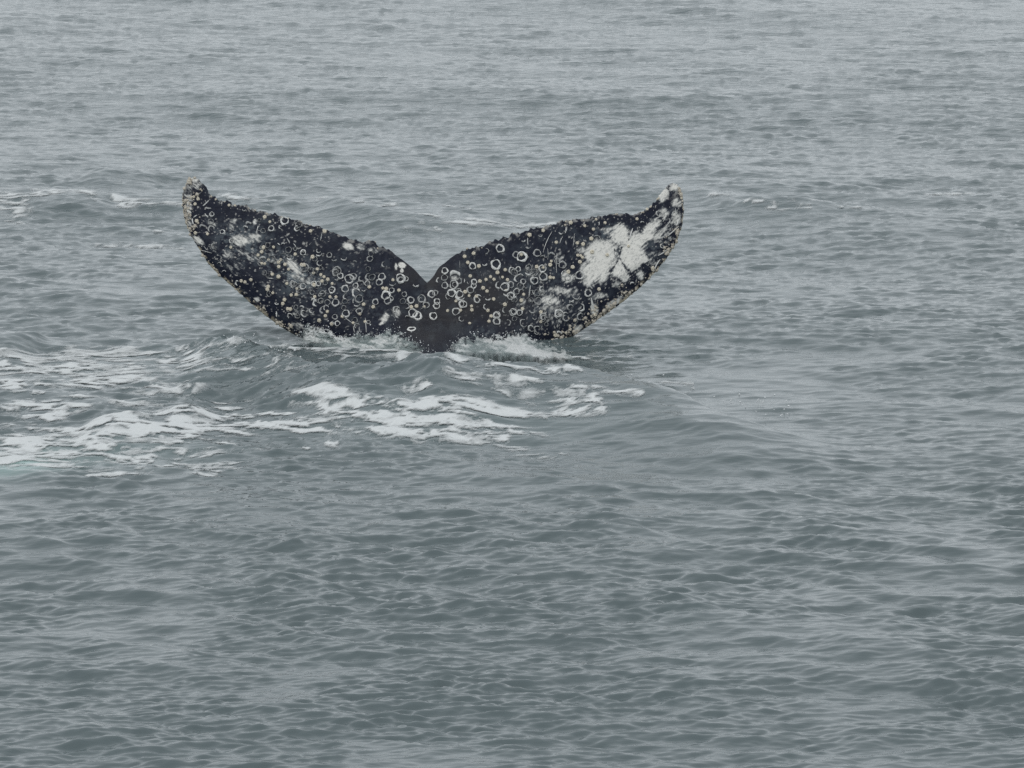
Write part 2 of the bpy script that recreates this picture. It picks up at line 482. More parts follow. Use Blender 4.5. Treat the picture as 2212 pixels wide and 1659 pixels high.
def sea(X, Y, fine=True):
    R = np.hypot(X, Y)
    a = sample(CA, X, Y)
    b = sample(CB, X, Y)
    far = 1 - sstep(150, 600, R)
    # slicks and gust patches
    pat = fbm(X * 1.3, Y * 0.8, 3, 2)
    gb = 0.75 + 0.5 * sstep(0.3, 0.7, fbm(X * 0.28, Y * 0.2, 3, 4))
    ch = churn_field(X, Y)
    smooth = np.exp(-((X - 1.9) / 1.7) ** 2 - ((Y - 31.6) / 2.2) ** 2) * 0.75   # the slick raised right of the tail
    gb = gb * (1 - 0.6 * smooth) + 0.5 * ch
    damp = 1 - 0.75 * foam_cover(X, Y)          # foam stills the small ripples
    z = a[0] + b[0] * gb
    dx = 0.9 * a[1] + 0.65 * b[1] * gb
    dy = 0.9 * a[2] + 0.65 * b[2] * gb
    c = sample(CC, X, Y)
    gc = (0.55 + 0.85 * sstep(0.36, 0.62, pat)) * (1 - smooth) + 1.0 * ch
    gc = gc * damp
    z = z + c[0] * gc
    dx = dx + 0.1 * c[1] * gc
    dy = dy + 0.1 * c[2] * gc
    d = sample(CD, X, Y)
    gd = (0.15 + 1.2 * sstep(0.40, 0.60, fbm(X * 0.8 + 3, Y * 0.5, 4, 61, 0.55))) * (1 - 0.7 * smooth) + 0.5 * ch
    gd = gd * damp
    z = z + d[0] * gd
    dx = dx + 0.2 * d[1] * gd
    dy = dy + 0.2 * d[2] * gd
    z = z * far + local_height(X, Y)
    return X + dx * far, Y + dy * far, z

def build_sea():
    dep = np.linspace(math.radians(15.6), math.radians(3.15), 1400)
    d_mid = CAM_H / np.tan(dep)
    d = np.concatenate([np.linspace(3, d_mid[0], 36)[:-1], d_mid, np.geomspace(d_mid[-1], 6000, 46)[1:]])
    fine = np.linspace(-8.4, 8.4, 740)
    side = 8.4 + np.cumsum(np.geomspace(0.04, 8.5, 34))
    side = side[side < 80]
    ang = np.radians(np.concatenate([-side[::-1], fine, side]))
    D, A = np.meshgrid(d, ang, indexing='ij')
    X, Y = D * np.tan(A * 0.999) if False else D * np.sin(A), D * np.cos(A)
    x, y, z = sea(X, Y)
    aer = np.zeros_like(X)
    for px, py, rx, ry, s in ((15, 1008, 95, 26, 0.75), (150, 985, 240, 30, 0.22), (300, 800, 260, 40, 0.05), (780, 745, 120, 16, 0.06), (1100, 762, 140, 16, 0.06), (980, 900, 330, 32, 0.06)):
        x0, y0 = at_surface(px, py)
        sx = rx * y0 / FOC
        sy = ry * y0 / FOC / (CAM_H / y0)
        aer += s * np.exp(-((X - x0) / sx) ** 2 - ((Y - y0) / sy) ** 2)
    aer *= 0.6 + 0.8 * fbm(X * 3, Y * 2, 3, 21)
    # wind ruffles the open water farther out more than the lee close by
    ruf = (0.12 + 0.95 * sstep(28, 66, Y)) * (0.8 + 0.4 * fbm(X * 0.3, Y * 0.12, 3, 51))
    o = grid_mesh('water', np.stack([x, y, z], -1), M_WATER, attrs={'aerated': np.clip(aer, 0, 1), 'ruffle': np.clip(ruf, 0, 1)})
    o['kind'] = 'structure'
    o['label'] = 'grey green choppy sea water under an overcast sky'
    return o
build_sea()

# ------------------------------------------------------------------ whale tail
LEFT = [  # t, point on the leading edge, point on the trailing edge
    (0.00, 922, 1000, 922.5, 611), (0.06, 885, 1000, 908, 596), (0.12, 866, 940, 895, 582), (0.18, 860, 850, 883, 572),
    (0.25, 835, 790, 862, 556), (0.32, 780, 768, 830, 536), (0.40, 700, 750, 779, 521), (0.48, 634, 722, 702, 498),
    (0.56, 574, 682, 638, 478), (0.64, 512, 628, 580, 460), (0.72, 458, 579, 527, 447), (0.80, 424, 528, 485, 435),
    (0.87, 404, 490, 461, 424), (0.93, 394, 442, 446, 405), (0.97, 397, 408, 434, 392), (1.00, 409, 386, 421, 383)]
RIGHT = [
    (0.00, 922, 1000, 922.5, 611), (0.06, 960, 1000, 936, 597), (0.12, 985, 940, 948, 578), (0.18, 1000, 850, 962, 567),
    (0.25, 1035, 795, 980, 553), (0.32, 1095, 778, 1012, 538), (0.40, 1170, 760, 1060, 524), (0.48, 1226, 733, 1125, 503),
    (0.56, 1286, 694, 1190, 484), (0.64, 1350, 648, 1248, 470), (0.72, 1402, 602, 1310, 466), (0.80, 1441, 556, 1362, 461),
    (0.87, 1464, 514, 1398, 453), (0.93, 1477, 460, 1420, 430), (0.97, 1473, 420, 1435, 407), (1.00, 1464, 399, 1452, 396)]

def spline(t, tk, v):
    """monotone-ish cubic Hermite through knots"""
    tk, v = np.asarray(tk), np.asarray(v, float)
    m = np.gradient(v, tk)
    i = np.clip(np.searchsorted(tk, t, 'right') - 1, 0, len(tk) - 2)
    h = tk[i + 1] - tk[i]
    s = (t - tk[i]) / h
    return ((2 * s ** 3 - 3 * s ** 2 + 1) * v[i] + (s ** 3 - 2 * s ** 2 + s) * h * m[i]
            + (-2 * s ** 3 + 3 * s ** 2) * v[i + 1] + (s ** 3 - s ** 2) * h * m[i + 1])

Y_TAIL = 35.0
def tail_depth(px, py):
    d = np.abs(px - 925) / 540
    y = Y_TAIL + 0.30 * d ** 2 + (650 - py) * 0.0007
    y = y - 0.008 * np.maximum(py - 690, 0) * np.exp(-((px - 930) / 110) ** 2)
    return y

# pigment, and the soft reflection at the centre, painted in 4096-wide photo coordinates: x, y, rx, ry, angle, amount
def z5(x, y): return 2150 + x * 0.2953, 680 + y * 0.2953
def z4(x, y): return 1650 + x * 0.2953, 850 + y * 0.2953
def z3(x, y): return 1350 + x * 0.2953, 950 + y * 0.2953
def z2(x, y): return 1000 + x * 0.2953, 900 + y * 0.2953
def z1(x, y): return 680 + x * 0.2953, 660 + y * 0.2953
def z6(x, y): return 1700 + x * 0.3617, 1100 + y * 0.3617

WHITE = [(z5, 860, 1120, 190, 150, -15, 1.5), (z5, 1120, 870, 110, 120, 0, 1.2), (z5, 1330, 960, 160, 90, -25, 1.4), (z5, 1270, 1150, 150, 170, 0, 1.5),
         (z5, 1100, 1320, 110, 110, 0, 1.3), (z5, 800, 1340, 170, 140, -10, 1.3), (z5, 1500, 840, 130, 90, -40, 1.0), (z5, 1600, 720, 90, 80, -40, 0.8), (z5, 950, 820, 90, 60, 0, 0.55),
         (z5, 1420, 1190, 90, 60, 20, 0.9), (z5, 1390, 1410, 45, 70, -15, 0.9), (z5, 1180, 1450, 60, 60, 0, 0.9), (z5, 690, 1480, 80, 90, 0, 0.9), (z5, 600, 1080, 100, 50, 0, 0.7),
         (z5, 410, 1440, 80, 80, 0, 0.9), (z5, 1700, 590, 80, 90, 0, 0.6), (z5, 1650, 880, 110, 80, -50, 0.6), (z5, 1880, 620, 60, 90, 0, 0.6), (z5, 1080, 1530, 80, 50, 0, 0.6), (z5, 1550, 1180, 90, 120, 30, 0.5),
         (z5, 1700, 330, 60, 100, 25, 1.0), (z5, 1840, 230, 70, 60, 0, 0.9), (z5, 1890, 440, 80, 60, 0, 0.7), (z5, 1820, 800, 90, 200, 20, 0.42),
         (z4, 1850, 1160, 110, 90, 20, 0.55), (z4, 2000, 1040, 160, 50, 5, 0.6), (z4, 2120, 1060, 90, 60, 20, 0.5), (z4, 1500, 1230, 120, 80, 0, 0.35), (z4, 1980, 600, 90, 60, 0, 0.55), (z4, 1600, 800, 200, 90, 0, 0.40),
         (z4, 1750, 1300, 350, 250, 0, 0.30), (z4, 2150, 1400, 250, 250, 0, 0.26), (z4, 580, 870, 70, 40, 0, 0.5),
         (z1, 940, 1010, 130, 80, 10, 0.75), (z1, 1150, 980, 90, 60, 0, 0.8), (z1, 840, 830, 40, 90, 0, 0.6), (z1, 860, 760, 40, 60, 0, 0.6), (z1, 1150, 770, 25, 50, 20, 0.8), (z1, 1050, 1200, 220, 60, 20, 0.5),
         (z1, 1350, 1220, 160, 70, 30, 0.48), (z1, 600, 1090, 90, 70, 0, 0.45), (z1, 780, 1210, 70, 60, 0, 0.5), (z1, 900, 1380, 120, 90, 0, 0.42), (z1, 560, 800, 130, 90, 0, 0.36), (z1, 380, 1010, 90, 50, 40, 0.9),
         (z1, 320, 190, 70, 40, 20, 1.0), (z1, 370, 260, 60, 70, 0, 0.7), (z1, 1660, 1330, 110, 45, 45, 0.75), (z1, 1750, 1480, 130, 90, 30, 0.40), (z1, 1280, 1600, 100, 60, 0, 0.4), (z1, 250, 560, 50, 400, 0, 0.62),
         (z2, 1330, 290, 70, 45, 20, 1.1), (z2, 1500, 300, 60, 60, 30, 0.7), (z2, 1680, 345, 80, 35, 20, 0.6), (z2, 2060, 540, 42, 30, 20, 1.6), (z2, 1980, 560, 20, 40, 0, 1.0), (z2, 2058, 612, 18, 22, 0, 1.4),
         (z2, 700, 800, 260, 200, 0, 0.34), (z2, 1450, 960, 120, 160, 0, 0.34), (z2, 720, 1180, 220, 130, 0, 0.36), (z2, 1830, 1240, 45, 70, 20, 0.8), (z2, 1790, 1310, 40, 20, -20, 0.9), (z2, 1980, 1180, 60, 70, 0, 0.5), (z2, 100, 1000, 40, 40, 0, 0.8), (z2, 640, 1370, 120, 60, 0, 0.5),
         (z6, 1640, 180, 60, 60, 0, 0.5), (z6, 1920, 220, 90, 40, -10, 0.7), (z6, 1350, 230, 90, 60, 40, 0.6), (z6, 2080, 310, 110, 35, -35, 0.8), (z6, 1870, 370, 40, 60, 0, 1.0), (z6, 1690, 590, 50, 40, -40, 0.9)]
WASH = [(z1, 1000, 1050, 330, 200, 15, 0.55), (z1, 1450, 1280, 330, 160, 25, 0.5), (z1, 1700, 1450, 230, 170, 20, 0.6), (z2, 700, 780, 280, 220, 0, 0.40), (z2, 1250, 650, 420, 300, 0, 0.13), (z2, 1450, 950, 260, 220, 0, 0.28),
        (z4, 1650, 900, 330, 250, 0, 0.32), (z4, 1900, 1200, 350, 250, 0, 0.25), (z5, 600, 1020, 200, 140, 0, 0.35), (z5, 1000, 850, 220, 110, 0, 0.5), (z5, 1500, 1050, 250, 200, 0, 0.35), (z3, 1150, 800, 120, 90, 0, 0.35), (z3, 600, 1000, 130, 90, 0, 0.2), (z4, 980, 1600, 120, 60, 0, 0.35), (z4, 850, 850, 200, 120, 0, 0.18), (z1, 1300, 800, 300, 120, 0, 0.10)]
WARM_SHEEN = [(z3, 1700, 820, 420, 320, 0, 0.9), (z3, 1300, 1150, 420, 300, 0, 0.9), (z3, 1000, 480, 180, 180, 40, 0.8), (z3, 1300, 560, 180, 160, -40, 0.9), (z4, 1100, 1150, 450, 330, 0, 0.8)]  # broad soft reflection at the tail centre and stem, painted as colour
CRACKS = [[(1035, 880), (1052, 1000), (1040, 1140)], [(1135, 1040), (1095, 1210), (1040, 1290), (985, 1360)], [(1095, 1110), (1120, 1200), (1190, 1310), (1290, 1400)],
          [(800, 900), (900, 935), (1010, 985)], [(1290, 800), (1260, 880), (1215, 970)]]

def blobs(lst, U, V):
    r = np.zeros_like(U)
    for f, x, y, rx, ry, ang, amt in lst:
        cx, cy = f(x, y)
        k = 0.3617 if f is z6 else 0.2953
        a = math.radians(ang)
        dx, dy = U - cx, V - cy
        u = (dx * math.cos(a) + dy * math.sin(a)) / (rx * k)
        v = (-dx * math.sin(a) + dy * math.cos(a)) / (ry * k)
        r = np.maximum(r, amt * np.exp(-(u * u + v * v) ** 1.5 * 0.55)) if amt > 0.45 else r + amt * np.exp(-(u * u + v * v))
    return r

def build_whale():
    NT, NS = 420, 150
    tt = np.linspace(0, 1, NT) ** 0.95
    ss = np.linspace(0, 1, NS)
    ss = 0.5 - 0.5 * np.cos(ss * math.pi) * (0.6 + 0.4 * np.abs(np.cos(ss * math.pi)))  # closer rows near both edges
    ss = (ss - ss[0]) / (ss[-1] - ss[0])
    cols = []
    for side, tab in ((-1, LEFT), (1, RIGHT)):
        tb = np.array(tab)
        Lx, Ly, Tx, Ty = (spline(tt, tb[:, 0], tb[:, i]) for i in (1, 2, 3, 4))
        # ragged trailing edge, lumpy leading edge
        arc = np.concatenate([[0], np.cumsum(np.hypot(np.diff(Tx), np.diff(Ty)))])
        env = sstep(0.22, 0.36, tt) * (1 - 0.7 * sstep(0.93, 1, tt))
        j = (fbm(arc * 0.05, arc * 0 + side * 3.3, 2, 5) - 0.5) * 15 + (fbm(arc * 0.16, arc * 0 + side, 2, 8) - 0.5) * 9
        Ty = Ty - j * env
        Tx = Tx + (fbm(arc * 0.12, arc * 0 + 9.1, 2, 6) - 0.5) * 5 * env
        arcL = np.concatenate([[0], np.cumsum(np.hypot(np.diff(Lx), np.diff(Ly)))])
        jl = (fbm(arcL * 0.2, arcL * 0 + 4 * side, 2, 12) - 0.5) * 4 * sstep(0.4, 0.6, tt)
        Lx = Lx + side * jl
        cols.append((tt, Lx, Ly, Tx, Ty))
    # one strip of columns from the left tip to the right tip
    def cat(i):
        return np.concatenate([cols[0][i][::-1], cols[1][i][1:]])
    T, Lx, Ly, Tx, Ty = (cat(i) for i in range(5))
    PX = Lx[:, None] * (1 - ss) + Tx[:, None] * ss
    PY = Ly[:, None] * (1 - ss) + Ty[:, None] * ss
    hmax = np.interp(T, [0, 0.15, 0.3, 0.5, 0.8, 1.0], [0.21, 0.19, 0.13, 0.095, 0.05, 0.02])
    prof = np.minimum(1, 2.0 * np.sqrt(ss)) * np.clip((1 - ss), 0, 1) ** 0.75 * 1.05
    th = hmax[:, None] * prof[None, :]
    U, V = PX * 1.8517, PY * 1.8517
    th_front = th * (1 + 0.10 * (fbm(U * 0.006, V * 0.006, 3, 3) - 0.5)) + (fbm(U * 0.03, V * 0.03, 3, 33) - 0.5) * 0.012 * prof
    Yc = tail_depth(PX, PY)
    xf, yf, zf = at_depth(PX, PY, Yc)
    front = np.stack([xf, yf - th_front, zf], -1)
    back = np.stack([xf, yf + th, zf], -1)
    NC = len(T)
    # pigment and the painted centre reflection
    wh = blobs(WHITE, U, V)
    na = fbm(U * 0.07, V * 0.07, 5, 14, 0.72)
    # streaky grain fanning along the lobes
    Um = np.where(PX < 925, -U, U)
    nb = fbm((Um * 0.57 + V * 0.82) * 0.19, (Um * 0.82 - V * 0.57) * 0.045, 4, 15, 0.65)
    nn = 0.4 * na + 0.6 * nb
    nc = fbm((Um * 0.57 + V * 0.82) * 0.30, (Um * 0.82 - V * 0.57) * 0.10, 4, 41, 0.7)
    white = sstep(-0.04, 0.36, wh * 0.72 - (1 - nn) * 1.25 + 0.34 + 0.12 * np.clip(wh - 0.8, 0, 0.6))
    halo = 0.55 * sstep(0.0, 0.5, wh * 0.72 - (1 - nn) * 1.1 + 0.42)
    white = white * (1 - 0.55 * sstep(0.55, 0.72, nc))
    for c in CRACKS:
        pts = [z5(*p) for p in c]
        dd = np.min([seg_dist(U, V, pts[i], pts[i + 1]) for i in range(len(pts) - 1)], axis=0)
        wk = 1.0 if c in CRACKS[1:3] else 0.45
        ck = sstep(1.5 * wk, 6.0 * wk, dd + (na - 0.47) * 18)
        white *= ck
        halo *= 0.15 + 0.85 * ck
    # pale freckles everywhere on the outer lobes
    fr = sstep(0.735, 0.80, fbm(U * 0.14, V * 0.14, 3, 19, 0.5)) * np.clip(np.abs(PX - 930) / 260 - 0.15, 0, 1) * 0.55
    edge = sstep(0.955, 0.985, ss)[None, :] * sstep(0.52, 0.62, fbm(U * 0.07, V * 0.07, 2, 23)) * sstep(0.25, 0.4, T)[:, None]
    lead = (1 - sstep(0.012, 0.06, ss))[None, :] * sstep(0.42, 0.58, fbm(U * 0.09, V * 0.09, 3, 25)) * sstep(0.45, 0.6, T)[:, None]
    tipmask = sstep(0.93, 1.0, T)[:, None] * sstep(0.40, 0.55, na)
    white = np.clip(np.maximum.reduce([white, fr, edge * 0.30, tipmask * 0.85 * (0.6 + 0 * U)]), 0, 1)
    wash = np.clip(blobs(WASH, U, V), 0, 1) * sstep(0.42, 0.62, fbm(U * 0.075, V * 0.075, 5, 17, 0.65))
    wash = np.maximum(wash, halo)
    wash = np.clip(wash + 0.10 * sstep(0.55, 0.75, fbm(U * 0.028, V * 0.028, 3, 28)), 0, 1)
    warm_sheen = np.clip(blobs(WARM_SHEEN, U, V), 0, 1) * (0.75 + 0.5 * (fbm(U * 0.02, V * 0.02, 3, 18) - 0.5))
    tan = np.clip(lead, 0, 1) * 0.9
    ring_v, ring_attr = [], []
    NR = 2 * NS - 2
    P = np.concatenate([front, back[:, ::-1][:, 1:-1]], 1)           # NC x NR closed loops
    def ext(a, backv=None):
        return np.concatenate([a, (a if backv is None else a * backv)[:, ::-1][:, 1:-1]], 1).ravel()
    V3 = P.reshape(-1, 3)
    idx = np.arange(NC * NR).reshape(NC, NR)
    nxt = np.roll(idx, -1, axis=1)
    q = np.stack([idx[:-1], idx[1:], nxt[1:], nxt[:-1]], -1).reshape(-1, 4)
    # tip caps: quads zipping front and back columns
    caps = []
    for c in (0, NC - 1):
        for k in range(NS - 1):
            a, b = idx[c, k], idx[c, k + 1]
            a2, b2 = idx[c, (NR - k) % NR], idx[c, NR - k - 1]
            quad = [a, b, b2, a2]
            if len(set(quad)) == 4:
                caps.append(quad if c == 0 else quad[::-1])
    q = np.concatenate([q, np.array(caps)])
    # where the loops wind the other way, turn the faces outward
    o = raw_mesh('whale', V3, q, M_SKIN, attrs={'white': ext(white), 'wash': ext(wash), 'warm_sheen': ext(warm_sheen), 'tan': ext(tan)})
    me = o.data
    mid = idx[NC // 4, NS // 2]
    nrm = me.vertices[int(mid)].normal
    if nrm.y > 0:
        me.flip_normals()
    o['label'] = 'raised whale tail with two dark flukes covered in white ring scars and tan barnacles'
    o['category'] = 'whale'
    return o, (T, PX, PY, front, ss, NC)
whale, WG = build_whale()
bvh = BVHTree.FromObject(whale, bpy.context.evaluated_depsgraph_get())

def on_tail(u, v):
    """point and normal on the near side of the tail behind a 4096-wide photo point"""
    dx, dy, dz = ray(u / 1.8517, v / 1.8517)
    d = Vector((float(dx), float(dy), float(dz))).normalized()
    hit = bvh.ray_cast(Vector((0, 0, CAM_H)), d)
    return (hit[0], hit[1]) if hit[0] is not None else (None, None)

PXM = 35.0 / FOC / 1.8517          # metres per 4096-wide photo pixel at the tail

def child(name, me, loc, nrm, spin, scale):
    o = bpy.data.objects.new(name, me)
    COL.objects.link(o)
    o.parent = whale
    rot = nrm.to_track_quat('Z', 'Y') @ Matrix.Rotation(spin, 3, 'Z').to_quaternion()
    o.matrix_local = Matrix.LocRotScale(loc, rot, Vector((scale[0], scale[1], scale[2])))
    return o

# --- barnacles
def barnacle_mesh(seed):
    r = random.Random(seed)
    n = 10
    V, Q = [], []
    prof = [(1.0, -0.15), (0.98, 0.30), (0.72, 0.72), (0.42, 0.82), (0.26, 0.62)]
    for k, (rad, h) in enumerate(prof):
        for i in range(n):
            a = 2 * math.pi * i / n
            rr = rad * (1 + (0.10 if k < 3 and i % 2 else -0.05 if k < 3 else 0) + r.uniform(-.05, .05))
            V.append((rr * math.cos(a), rr * math.sin(a), h * (1 + r.uniform(-.08, .08))))
    for k in range(len(prof) - 1):
        for i in range(n):
            j = (i + 1) % n
            Q.append((k * n + i, k * n + j, (k + 1) * n + j, (k + 1) * n + i))
    top = len(V)
    V.append((0, 0, 0.5))
    T = [((len(prof) - 1) * n + i, (len(prof) - 1) * n + (i + 1) % n, top) for i in range(n)]
    me = bpy.data.meshes.new('barnacle')
    me.from_pydata(V, [], Q + T)
    me.materials.append(M_BARN)
    for p in me.polygons:
        p.use_smooth = False
    return me
BM = [barnacle_mesh(k) for k in range(5)]

BARN = {
 z2: [(15,743),(185,303),(158,365),(110,408),(252,473),(200,525),(160,520),(320,300),(415,470),(388,505),(475,535),(390,565),(523,600),(303,668),(387,700),(500,795),(635,863),(560,950),(628,943),(468,1012),(445,1065),(247,835),(237,872),(310,920),(613,397),(848,432),(913,598),(862,650),(960,673),(1003,703),(978,760),(1055,737),(867,812),(1113,793),(1083,973),(1165,975),(877,972),(1048,1172),(1022,1232),(1252,1238),(938,1293),(1105,1337),(1398,1327),(1488,1205),(1560,1310),(1540,1075),(1670,1110),(700,540),(735,540),(1800,855),(1845,865),(1937,745),(2018,885),(1617,838),(510,1135),(548,1140)],
 z3: [(1722,258),(1845,215),(1765,340),(1915,388),(1798,523),(1930,593),(2012,570),(2073,533),(2120,568),(2167,475),(1972,685),(2025,728),(1730,737),(1783,790),(1880,797),(2115,835),(1815,930),(1820,983),(2037,990),(2080,1067),(2053,1137),(1492,992),(1665,987),(1605,862),(1790,1165),(998,943),(1070,930),(1173,938)],
 z4: [(1255,777),(1220,877),(1287,912),(1265,1055),(1505,1110),(1475,1192),(1250,1247),(1490,1305),(1682,735),(1772,745),(1865,710),(1880,660),(1865,880),(1910,885),(2110,805),(1475,570),(1585,305),(1770,245),(1947,405),(2142,138),(1738,1480),(1738,1350),(2170,740)],
 z5: [(640,757),(793,670),(915,715),(757,803),(728,930),(617,1005),(540,990),(545,1155),(585,1160),(610,1185),(575,1245),(740,1110),(945,1150),(1232,1030),(475,1315),(833,1615),(1347,663),(1485,530),(1640,385),(1950,380),(1560,1330)],
 z1: [(362,757),(825,1115),(967,1570),(1018,1585),(1093,1553),(1283,705),(1353,770),(508,935),(325,430),(800,545),(880,548),(340,530),(380,460),(345,920),(1905,895),(2095,900),(1185,625)],
 z6: [(1440,665),(1880,440),(1560,640)],
}
for f, pts in BARN.items():
    for i, p in enumerate(pts):
        u, v = f(*p)
        loc, nr = on_tail(u, v)
        if loc is None:
            continue
        r = random.uniform(5.8, 8.8) * PXM
        if f in (z1, z5) and p[1] < 700:
            r *= 0.8
        child('barnacle', random.choice(BM), loc, nr, random.uniform(0, 6.28), (r, r, r * random.uniform(0.75, 1.0)))

# --- ring scars: thin raised welts, complete or broken
def ring_mesh(seed, stroke, a0, a1):
    r = random.Random(seed)
    full = a1 - a0 >= 359
    n = max(8, int((a1 - a0) / 15))
    m = n if full else n + 1
    ph = [r.uniform(0, 6.28) for _ in range(5)]
    V, Q = [], []
    for i in range(m):
        a = math.radians(a0 + (a1 - a0) * i / n)
        wob = 1 + 0.05 * math.sin(3 * a + ph[0]) + 0.04 * math.sin(5 * a + ph[1]) + 0.03 * math.sin(2 * a + ph[4])
        wd = stroke * (1 + 0.35 * math.sin(a + ph[2]) + 0.25 * math.sin(4 * a + ph[3]))
        if not full:
            e = min(i, n - i) / n
            wd *= min(1, 0.15 + 5 * e)
        ca, sa = math.cos(a), math.sin(a)
        for rr, h in ((wob - wd, -0.02), (wob - wd * 0.4, 0.09), (wob + wd * 0.4, 0.09), (wob + wd, -0.02)):
            V.append((rr * ca, rr * sa, h))
    for i in range(n):
        j = (i + 1) % m
        for k in range(3):
            Q.append((i * 4 + k, i * 4 + k + 1, j * 4 + k + 1, j * 4 + k))
    me = bpy.data.meshes.new('scar_ring')
    me.from_pydata(V, [], Q)
    me.materials.append(M_SCAR)
    for p in me.polygons:
        p.use_smooth = True
    return me
RFULL = [ring_mesh(k, 0.19, 0, 360) for k in range(6)]
RTHICK = [ring_mesh(20 + k, 0.21, 0, 360) for k in range(4)]
RTHIN = [ring_mesh(40 + k, 0.14, 0, 360) for k in range(4)]
RARC = {'d': [ring_mesh(60 + k, 0.26, 190, 350) for k in range(3)], 'u': [ring_mesh(70 + k, 0.24, 15, 165) for k in range(3)],
        'l': [ring_mesh(80 + k, 0.24, 80, 280) for k in range(3)], 'r': [ring_mesh(90 + k, 0.24, -110, 110) for k in range(3)],
        'b': [ring_mesh(100 + k, 0.18, 30 * k, 30 * k + 255) for k in range(4)]}
F, K, T_ = 'f', 'k', 't'
